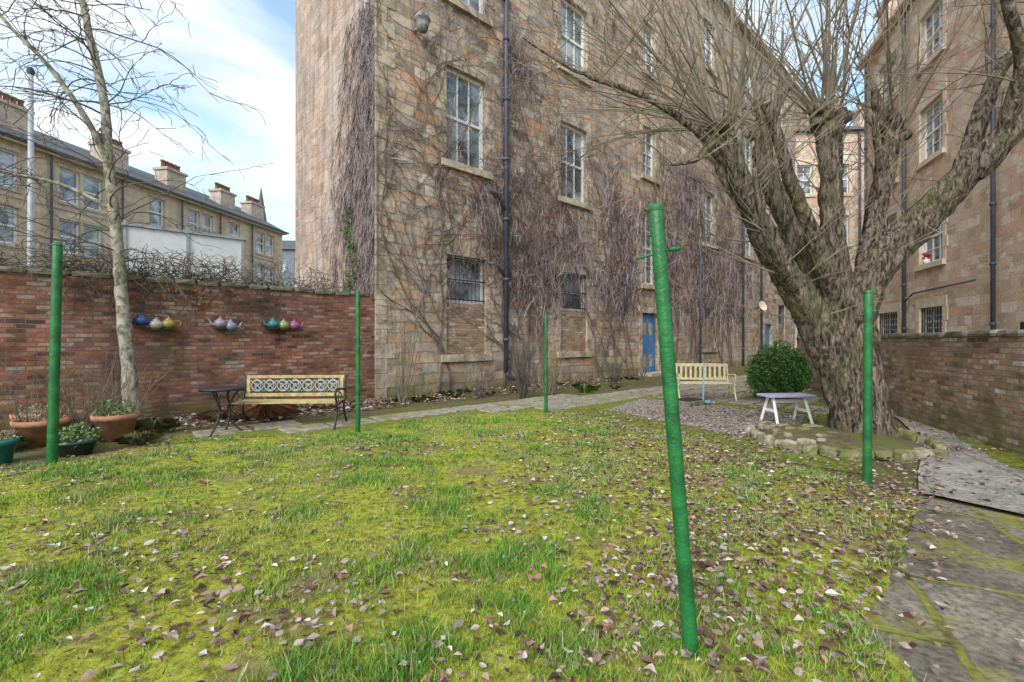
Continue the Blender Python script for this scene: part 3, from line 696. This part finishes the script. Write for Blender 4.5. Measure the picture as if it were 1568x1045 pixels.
for li in (0,1,2,3,5,7):
    p=LP[li][0][-1]; heads.append(p)
    for k in range(9): 
        tb.rock((p[0]+U(-.13,.13),p[1]+U(-.13,.13),p[2]+U(-.22,.12)),U(.06,.11),U(.06,.11),U(.06,.12),U(0,3),9,6,.9,.14)
for k in range(14):
    li=random.choice([0,1,2,3,4,5]); i=int(U(.35,1)*(len(LP[li][0])-1)); p=LP[li][0][i]; r=LP[li][1][i]
    tb.rock((p[0]+U(-r,r)*.7,p[1]-r*.5,p[2]),r*.55,r*.55,r*.6,0,9,6,.9,.15)
tb.obj('trunk_and_limbs',M_bark,TR,True)
sb=MB()
def shoot(p,dr,L_,r,lev=0,sag=0.0,n=9):
    p=Vector(p); d=Vector(dr).normalized(); pts=[];rad=[]
    for i in range(n):
        pts.append(tuple(p)); rad.append(max(r*(1-.8*i/(n-1)),.0035))
        d=(d+Vector((U(-.13,.13),U(-.13,.13),U(-.08,.13)-sag))).normalized(); p=p+d*L_/(n-1)
        if lev<2 and i>1 and R()<(.42 if lev==0 else .33):
            dd=(d+Vector((U(-.9,.9),U(-.9,.9),U(-.2,.6)))).normalized(); shoot(tuple(p),dd,L_*U(.2,.5),r*.5*(1-.5*i/n)+.002,lev+1,sag,6)
    sb.tube(pts,rad,3 if lev else 5,False)
for hi,h in enumerate(heads):
    for k in range(18):
        a_=U(0,6.28); sp_=abs(random.gauss(0,.5)); bx=(-.35 if hi in(0,5) else 0)+(.15 if hi==4 else 0)
        shoot((h[0]+math.cos(a_)*.12,h[1]+math.sin(a_)*.12,h[2]+U(-.1,.1)),(math.cos(a_)*sp_+bx,math.sin(a_)*sp_,1),U(1.6,3.6),U(.012,.028))
for hi in (0,5,1):
    for k in range(12 if hi==0 else 5):
        h=heads[hi]; shoot(h,(U(-1.6,-.6),U(-.8,.4),U(.2,.8)),U(2.2,3.8),U(.012,.02),0,U(.02,.07),12)
for li,(pts,rad) in enumerate(LP):
    m_=len(pts)
    for k in range(12 if li<8 else 14):
        i=int(U(.4 if li<8 else .15,1)*(m_-1)); p=pts[i]; a_=U(0,6.28)
        shoot(p,(math.cos(a_)*.8,math.sin(a_)*.8,U(.2,1)),U(.5,1.9),U(.006,.015),0,0.01)
for k in range(26):
    li=random.choice([4,6,11,12]); pts=LP[li][0]; i=int(U(.6,1)*(len(pts)-1)); shoot(pts[i],(U(-1,1),U(-.6,.6),U(-.1,.8)),U(1,2.6),U(.008,.018),0,.02,10)
sb.obj('shoots',M_twig,TR)
mb=MB(); mb.lathe((4.78,6.72,0),[(1.0,.0),(.97,.07),(.8,.12),(.4,.16),(.0,.17)],32); mb.obj('earth_mound',M_soil,None,True)
M_rock=ground_mat('mossy_rock',[(.07,.06,.045),(.25,.20,.15),(.40,.34,.26),(.50,.43,.34)],5,[.3,.43,.56,.75],b=1,big=(3.2,.47,.53,(.17,.18,.04)))
rb=MB()
for k in range(26):
    a_=math.radians(115+k*10.6)
    rr=1.08+U(-.07,.07); cx_=4.80+rr*math.cos(a_)*1.05; cy_=6.72+rr*math.sin(a_)*.98
    rb.rock((cx_,cy_,.06),U(.07,.13),U(.05,.09),U(.05,.10),a_+math.pi/2+U(-.3,.3),9,6,.42,.18)
for k in range(20): rb.rock((U(3.9,4.9),U(5.9,7.4),.12),U(.04,.11),U(.04,.10),U(.03,.07),U(0,3),9,6,.5,.18)
rb.obj('stone_edging',M_rock,None,False)
# ---------------------------------------------------------------- slim tree
TL=empty('slim_birch_tree',(-6.72,8.1,0)); K2=86.0
def tq(px,py,r,d): return ((px-207)/K2,d,(650-py)/K2,r/K2*.8)
tb=MB(); sb=MB()
P=smoothpts([tq(*q) for q in [(207,658,16,0),(200,580,12,0),(190,480,11,0),(180,400,10,.05),(175,320,9,0),(166,230,8.5,0),(155,140,7,.05),(140,60,6,0),(122,-30,5,0),(108,-110,3,0)]],5)
pts=[(q[0]+U(-.01,.01),q[1],q[2]) for q in P]; rad=[q[3]*U(.95,1.08) for q in P]; tb.tube(pts,rad,14,True,.06)
P2=smoothpts([tq(*q) for q in [(168,250,6,0),(150,190,5,-.2),(110,120,4,-.4),(60,60,3,-.6),(20,-20,2,-.8)]],4); tb.tube([q[:3] for q in P2],[q[3] for q in P2],8)
P3=smoothpts([tq(*q) for q in [(175,320,4,0),(120,290,3,-.3),(60,280,2.5,-.6),(-10,250,2,-.8)]],4); tb.tube([q[:3] for q in P3],[q[3] for q in P3],8)
tb.obj('trunk',M_bark2,TL,True)
def curl(p,d,L_,r,lev=0,n=10,g=.09):
    p=Vector(p); d=Vector(d).normalized(); pts=[];rad=[]
    for i in range(n):
        pts.append(tuple(p)); rad.append(max(r*(1-.75*i/(n-1)),.0045))
        d=(d+Vector((U(-.3,.3),U(-.3,.3),U(-.2,.15)-g*i*.12))).normalized(); p=p+d*L_/(n-1)
        if lev<2 and i>1 and R()<.5: curl(tuple(p),d+Vector((U(-.9,.9),U(-.9,.9),U(-.4,.6))),L_*U(.25,.5),r*.55,lev+1,7,g)
    sb.tube(pts,rad,4,False)
for k in range(62):
    i=int(U(.32,1)*(len(pts)-1)); a_=U(0,6.28); curl(pts[i],(math.cos(a_)*1.2-.15,math.sin(a_)*.9,U(0,.9)),U(.7,2.3),U(.010,.018))
for PP in (P2,P3):
    for k in range(18): q=random.choice(PP[4:]); curl(q[:3],(U(-1,1),U(-1,1),U(-.2,.8)),U(.5,1.6),.01)
sb.obj('twigs',M_twig2,TL)
# ---------------------------------------------------------------- shrubs
def bare_shrub(name,x,y,h,n,mat,spread=.3):
    b=MB()
    for k in range(n):
        a_=U(0,6.28); p=Vector((x+U(-.12,.12),y+U(-.12,.12),0)); d=Vector((math.cos(a_)*spread,math.sin(a_)*spread,1)); pts=[]
        hh=h*U(.5,1.1)
        for i in range(8):
            pts.append(tuple(p)); d=(d.normalized()+Vector((U(-.12,.12),U(-.12,.12),.05))); p=p+d.normalized()*hh/7
            if i>2 and R()<.6:
                q=p.copy(); e=d+Vector((U(-.7,.7),U(-.7,.7),.1)); b.tube([tuple(q),tuple(q+e*.1),tuple(q+e*.2+Vector((0,0,.05)))],[.005,.004,.003],3,False)
        b.tube(pts,[.011*(1-.6*i/7) for i in range(8)],4,False)
    b.obj(name,mat)
bare_shrub('bare_shrub',-2.6,10.8,2.5,16,M_twig,.16)
bare_shrub('bare_shrub',.3,11.9,1.6,45,M_twig2,.35)
bare_shrub('bare_shrub',1.0,12.6,1.1,25,M_twig,.4)
bare_shrub('bare_shrub',-5.3,9.4,.7,30,M_twig,.5)
bare_shrub('bare_shrub',3.4,14.9,1.0,25,M_twig2,.5)
bare_shrub('bare_shrub',-.9,11.9,.9,20,M_twig2,.5)
bare_shrub('bare_shrub',4.6,15.9,.8,22,M_twig,.5)
def tuft_plant(name,x,y,z,n,h,c1,c2,spread=.5,w=.02):
    a=np.random.rand(n)*6.283; t=np.random.rand(n)**.7*spread; hh=h*np.random.uniform(.5,1.1,n); bx=x+np.cos(a)*.05*np.random.rand(n); by=y+np.sin(a)*.05*np.random.rand(n)
    px,py=-np.sin(a)*w,np.cos(a)*w
    z0=np.full(n,float(z)); mx=bx+np.cos(a)*t*.5*h*1.2; my=by+np.sin(a)*t*.5*h*1.2; mz=z+hh*.75; ex=bx+np.cos(a)*t*h*1.7; ey=by+np.sin(a)*t*h*1.7; ez=z+hh*(1-.6*t)
    V=np.stack([np.stack([bx-px*.5,by-py*.5,z0],1),np.stack([bx+px*.5,by+py*.5,z0],1),np.stack([mx+px*.5,my+py*.5,mz],1),np.stack([ex,ey,ez],1),np.stack([mx-px*.5,my-py*.5,mz],1)],1)
    m_=np.random.rand(n,1); npmesh(name,V,5,(np.array(c1)*(1-m_)+np.array(c2)*m_)*np.random.uniform(.6,1.2,(n,1)),M_foliage)
tuft_plant('russet_fern',-4.75,8.75,0,260,.42,(.50,.22,.12),(.72,.42,.27),.9,.03)
tuft_plant('russet_fern',-5.4,8.6,0,160,.3,(.50,.24,.13),(.66,.42,.28),1,.025)
for (x_,y_,h_) in ((2.1,13.2,.34),(2.5,13.75,.2),(3.2,14.2,.16)): tuft_plant('daffodil_leaves',x_,y_,0,32,h_,(.12,.22,.05),(.30,.42,.12),.7,.013)
for k in range(26):
    u_=U(-2,11); dd=U(.3,1.3); x_=-3.48+.741*u_+.672*dd; y_=11.6+.672*u_-.741*dd; tuft_plant('garden_plant',x_,y_,0,40,U(.07,.2),(.12,.17,.05),(.36,.34,.14),.9,.010)
def ell(c,r,n): 
    d=np.random.randn(n,3); d/=np.linalg.norm(d,axis=1)[:,None]; q=np.random.rand(n,1)**.25
    d2=d*q*np.array(r); d2*= (1+.12*np.sin(d[:,:1]*9+d[:,2:]*7)); return d2+np.array(c)
n=15000
C=np.concatenate([ell((6.9,11.8,.75),(.72,.6,.72),n//2),ell((6.5,11.6,.6),(.5,.5,.55),n//4),ell((7.35,12.0,.65),(.45,.5,.6),n//4)]); C=C[C[:,2]>.02]
leafcloud('evergreen_bush',C,.035,(.03,.08,.02),(.12,.24,.06))
# ---------------------------------------------------------------- clothes poles
def pole(x,y,tx,ty,h,r):
    b=MB(); n=8; pts=[(x+(tx-x)*i/n,y+(ty-y)*i/n,-.02+(h+.02)*i/n) for i in range(n+1)]
    b.tube(pts,[r*(1.05-.1*i/n) for i in range(n+1)],24); e=empty('clothes_pole')
    b.obj('post',M_green,e,True,bevel=.004)
    c=MB(); t=Vector((tx,ty,h)); q=Vector((x-tx,y-ty,-h)).normalized()
    c.lathe(tuple(t),[(r*1.0,-.012),(r*1.08,0),(r*.9,.018),(.0,.024)],20)
    for (d,o_) in ((.12,.1),(.20,-.1)):
        p=t+q*d; c.tube([tuple(p+Vector((-.05 if o_>0 else -.11,0,-.01 if o_>0 else -.04))),tuple(p+Vector((.03 if o_>0 else .07,0,.01)))],.006,6)
        if o_<0: c.tube([tuple(p+Vector((.05,0,0.005))),tuple(p+Vector((.10,0,.012)))],.012,8)
    c.obj('cap_and_hooks',M_green,e,True)
pole(.857,2.17,.685,2.17,2.13,.034)
pole(-5.56,5.5,-5.49,5.5,2.66,.05)
pole(-2.51,7.41,-2.51,7.41,2.3,.038)
pole(.71,9.5,.71,9.5,2.05,.035)
pole(3.66,4.69,3.67,4.69,2.0,.04)
# ---------------------------------------------------------------- benches
def bench(x,y,rz,w,ornate,mat,top=.88):
    e=empty('garden_bench',(x,y,0),rz); s=MB(); ir=MB(); orn=MB()
    for i in range(5): yy=-.22+i*.105; s.box(-w/2,w/2,yy,yy+.075,.43,.455)
    if ornate:
        s.box(-w/2,w/2,.31,.345,top-.055,top); s.box(-w/2,w/2,.27,.305,.50,.56)
        for sx in (-1,1): s.box(sx*(w/2-.04)-.03,sx*(w/2-.04)+.03,.285,.32,.56,top-.055)
        nx=7; cw=(w-.16)/nx
        for i in range(nx):
            cx=-w/2+.08+cw*(i+.5); cz=(top-.055+.56)/2; rr=min(cw,.25)/2*.9
            orn.tube([(cx+rr*math.cos(a),.30,cz+rr*.95*math.sin(a)) for a in np.linspace(0,6.283,17)],.011,6)
            orn.tube([(cx+rr*.5*math.cos(a)*(a/6.3+.2),.298,cz+rr*.8*math.sin(a)*(a/6.3+.2)) for a in np.linspace(0,9,20)],.009,5)
            orn.tube([(cx-cw/2,.30,cz-rr),(cx,.3,cz),(cx+cw/2,.3,cz+rr)],.008,5); orn.tube([(cx-cw/2,.3,cz+rr),(cx,.3,cz),(cx+cw/2,.3,cz-rr)],.008,5)
        orn.obj('cast_iron_back',plain('painted_cast_iron',(.30,.50,.60),.5,.5,14,c2=(.42,.36,.20)),e,True)
    else:
        s.box(-w/2,w/2,.28,.32,top-.08,top); s.box(-w/2,w/2,.28,.32,.5,.55)
        nn=11
        for i in range(nn): cx=-w/2+.05+(w-.1)*i/(nn-1); s.box(cx-.028,cx+.028,.285,.312,.55,top-.08)
    s.obj('slats',mat,e,bevel=.006)
    for sx in (-1,1):
        X_=sx*(w/2+.02)
        ir.tube(smoothpts([(X_,-.34,0),(X_,-.28,.1),(X_,-.2,.3),(X_,-.24,.44)],4),.02,8)
        ir.tube(smoothpts([(X_,.42,0),(X_,.3,.12),(X_,.2,.3),(X_,.24,.45),(X_,.33,top-.02)],4),.02,8)
        ir.tube(smoothpts([(X_,-.24,.40),(X_,0,.41),(X_,.24,.43)],3),.018,8)
        ir.tube(smoothpts([(X_,-.2,.44),(X_,-.27,.56),(X_,-.24,.66),(X_,-.05,.66),(X_,.28,.63)],4),.02,8)
        ir.tube(smoothpts([(X_,-.1,.45),(X_,-.12,.55),(X_,0,.6),(X_,.08,.52),(X_,.02,.48)],4),.01,6)
        ir.tube([(X_,-.2,.2),(X_,.22,.2)],.012,6)
    ir.obj('iron_ends',M_dark if ornate else mat,e,True)
bench(-3.9,7.95,math.radians(4),1.72,True,M_wood_y)
bench(4.85,11.5,math.radians(-6),1.3,False,plain('cream_timber',(.80,.70,.48),.6,.25,10,c2=(.60,.46,.22)),.92)
e=empty('bistro_table',(-4.68,7.35,0)); b=MB(); b.lathe((0,0,.73),[(.0,0),(.30,0),(.32,-.02),(.325,.012),(.30,.02),(.0,.02)],28); 
for k in range(3):
    a_=k*2.094+.5; b.tube(smoothpts([(math.cos(a_)*.24,math.sin(a_)*.24,.72),(math.cos(a_)*.07,math.sin(a_)*.07,.42),(math.cos(a_)*.12,math.sin(a_)*.12,.2),(math.cos(a_)*.30,math.sin(a_)*.30,0)],5),.014,8)
b.tube([(.09*math.cos(a),.09*math.sin(a),.36) for a in np.linspace(0,6.283,17)],.009,6)
b.obj('table_frame',M_dark,e,True)
e=empty('low_garden_table',(5.0,8.3,0),.1); b=MB(); b.box(-.44,.44,-.2,.2,.49,.53)
b.obj('top',plain('lilac_paint',(.58,.55,.80),.5,.15,6),e,bevel=.01); b=MB()
for sx in (-.3,.3):
    for sy in (-1,1): b.tube([(sx,sy*.07,.49),(sx*1.1,sy*.24,0)],.03,4)
    b.box(sx-.02,sx+.02,-.15,.15,.22,.27)
b.box(-.28,.28,-.02,.02,.38,.44); b.obj('legs',M_white,e)
e=empty('raised_drain',(4.15,10.7,0),.6); b=MB(); b.box(-.38,.38,-.3,.3,-.02,.12); b.obj('kerb',M_cope,e,bevel=.02); b=MB()
for i in range(6): b.box(-.3+i*.11,-.24+i*.11,-.22,.22,.121,.135)
b.obj('grating',M_dark,e)
e=empty('garden_broom',(4.45,10.6,0)); b=MB(); b.tube([(0,0,.12),(.06,.1,1.0)],.016,8); b.box(-.16,.16,-.03,.03,.06,.12); b.obj('handle',plain('blue_plastic',(.2,.5,.68),.4,.2,5),e)
b=MB(); b.box(-.16,.16,-.035,.035,0,.058); b.obj('bristles',M_dark,e)
def pot(x,y,r,h,mat,plantc=None,name='terracotta_pot',k=1):
    e=empty(name,(x,y,0)); b=MB()
    b.lathe((0,0,0),[(.0,0),(r*.68,0),(r*.92,h*.8),(r*1.02,h*.8),(r*1.05,h),(r*.92,h),(r*.88,h*.85),(0,h*.85)],24); b.obj('pot',mat,e,True)
    if plantc is not None:
        n=int(420*k); C=ell((0,0,h+r*.2*k),(r*1.0,r*1.0,r*.7*k),n); leafcloud('plant',C,.030,*plantc,parent=e)
M_tc=plain('terracotta',(.56,.26,.14),.8,.35,7,c2=(.32,.15,.10))
G_=((.06,.14,.04),(.26,.34,.14)); D_=((.20,.15,.09),(.40,.33,.20))
pot(-6.0,6.9,.28,.40,M_tc,G_); pot(-6.75,6.55,.31,.38,M_tc,D_,k=.5); pot(-7.3,7.0,.28,.4,M_tc,D_,k=.5)
pot(-5.75,6.0,.23,.2,plain('dark_green_glaze',(.03,.07,.06),.3,.3,7),G_,'glazed_pot')
pot(-6.3,5.55,.2,.3,plain('teal_glaze',(.03,.26,.22),.3,.3,7),D_,'glazed_pot',.5)
for (x_,y_) in ((-6.1,6.3),(-5.4,6.6),(-6.9,6.1),(-5.9,7.5),(-6.4,7.3)): tuft_plant('garden_plant',x_,y_,0,90,U(.18,.30),(.10,.17,.05),(.45,.38,.2),.8,.009)
bare_shrub('bare_shrub',-6.5,6.9,1.0,25,M_twig,.5)
bare_shrub('bare_shrub',-6.0,6.9,1.1,14,M_twig,.45)
bare_shrub('bare_shrub',-6.9,6.5,.9,20,M_twig,.5)
def teapot(u,z,col,flip=1):
    e=empty('teapot',(-3.48+.741*u+.672*.16,11.6+.672*u-.741*.16,z),PH); e.scale=(.78,.78,.78); m_=plain('teapot_enamel',col,.25,.2,5); b=MB()
    b.lathe((0,0,0),[(.0,-.1),(.08,-.1),(.14,-.04),(.15,.02),(.12,.08),(.07,.11),(.075,.12),(.03,.15),(.018,.16),(.025,.18),(.0,.19)],20); b.obj('body',m_,e,True)
    b=MB(); b.tube(smoothpts([(flip*.12,0,-.03),(flip*.2,0,.0),(flip*.23,0,.08),(flip*.27,0,.12)],4),[.04,.038,.036,.033,.03,.028,.025,.022,.02,.018,.018,.017,.016],10)
    b.tube(smoothpts([(-flip*.12,0,.07),(-flip*.22,0,.08),(-flip*.23,0,-.02),(-flip*.13,0,-.06)],4),.014,8); b.obj('spout_and_handle',m_,e,True)
    b=MB(); b.box(-.12,.12,-.1,.2,-.125,-.103); b.obj('shelf_bracket',M_dark,e)
for u_,z,c,f in [(1.489*(3.48+11.6*q)/(1.103-q),z,c,f) for q,z,c,f in ((-.816,1.87,(.04,.10,.28),-1),(-.783,1.8,(.38,.36,.32),1),(-.756,1.82,(.34,.26,.08),-1),(-.644,1.85,(.36,.26,.29),-1),(-.621,1.8,(.24,.28,.36),1),(-.529,1.86,(.04,.20,.22),-1),(-.506,1.84,(.30,.32,.12),1),(-.483,1.84,(.34,.10,.20),1))]:
    teapot(u_,z,c,f)
# ---------------------------------------------------------------- cabin, pole behind the wall
e=empty('site_cabin',(-13.6,16,0),math.atan2(2.2,2.6)); b=MB()
b.box(0,3.6,.03,2.4,0,5.55); b.obj('white_panels',plain('weathered_white_panel',(.68,.70,.72),.6,.15,2,bst=.1),e)
b=MB()
for xx in (-.06,1.75,3.55): b.box(xx,xx+.09,-.03,.06,0,5.75)
b.box(-.1,3.75,-.06,2.5,5.56,5.66); b.box(0,3.6,0,.028,3.2,3.26); b.obj('frame',plain('grey_steel',(.35,.37,.40),.5,.2,5),e)
e=empty('street_lamp',(-14.8,14,0)); b=MB(); b.tube([(0,0,0),(0,0,3),(0,0,9.7)],[.12,.09,.06],12); b.obj('column',plain('galvanised',(.42,.44,.47),.5,.2,5),e,True)
b=MB(); b.lathe((0,0,9.7),[(.08,0),(.1,.1),(.06,.2),(0,.22)],12); b.obj('cap',M_dark,e,True)
e=empty('wall_planter',(7.55,6.9,0),ra); b=MB(); b.box(-.3,.8,.35,.7,0,1.62); b.box(-.35,.85,.3,.75,1.62,1.80); b.obj('box',M_dark,e,bevel=.02)
# ---------------------------------------------------------------- world, sun, camera
w=bpy.data.worlds.new('World'); scene.world=w; w.use_nodes=True; nt=w.node_tree
bg=nt.nodes['Background']; sky=N(nt,'ShaderNodeTexSky'); sky.sky_type='NISHITA'; sky.sun_disc=False
SE,SA=math.radians(36),math.radians(205)
sky.sun_elevation=SE; sky.sun_rotation=SA; sky.air_density=1.2; sky.dust_density=.8; sky.ozone_density=1.2
tc=N(nt,'ShaderNodeTexCoord').outputs['Generated']; mp=N(nt,'ShaderNodeMapping'); mp.inputs['Scale'].default_value=(1.3,1.3,5.2); mp.inputs['Rotation'].default_value=(.25,.1,0); L(nt,tc,mp.inputs[0])
f=noise(nt,mp.outputs[0],1.7,7,.5,.3); cl=ramp(nt,f,[(.36,.2),(.60,1)])
c=mix(nt,cl,mix(nt,1.0,sky.outputs[0],(1.4,2.0,2.0),'MULTIPLY'),(7.7,7.9,8.1)); L(nt,c,bg.inputs['Color']); bg.inputs['Strength'].default_value=.15
sl=bpy.data.lights.new('sun','SUN'); sl.energy=2.8; sl.angle=math.radians(35); sl.color=(1,.95,.89); so=bpy.data.objects.new('sun',sl); COL.objects.link(so)
D=Vector((math.sin(SA)*math.cos(SE),math.cos(SA)*math.cos(SE),math.sin(SE))); so.rotation_euler=D.to_track_quat('Z','Y').to_euler()
cam=bpy.data.cameras.new('camera'); cam.lens=16; cam.sensor_width=36; cam.clip_end=800; cam.clip_start=.05
co=bpy.data.objects.new('camera',cam); COL.objects.link(co); co.location=(0,0,1.5); co.rotation_euler=(math.pi/2,0,0); scene.camera=co
scene.view_settings.view_transform='Standard'; scene.view_settings.look='None'; scene.view_settings.exposure=0
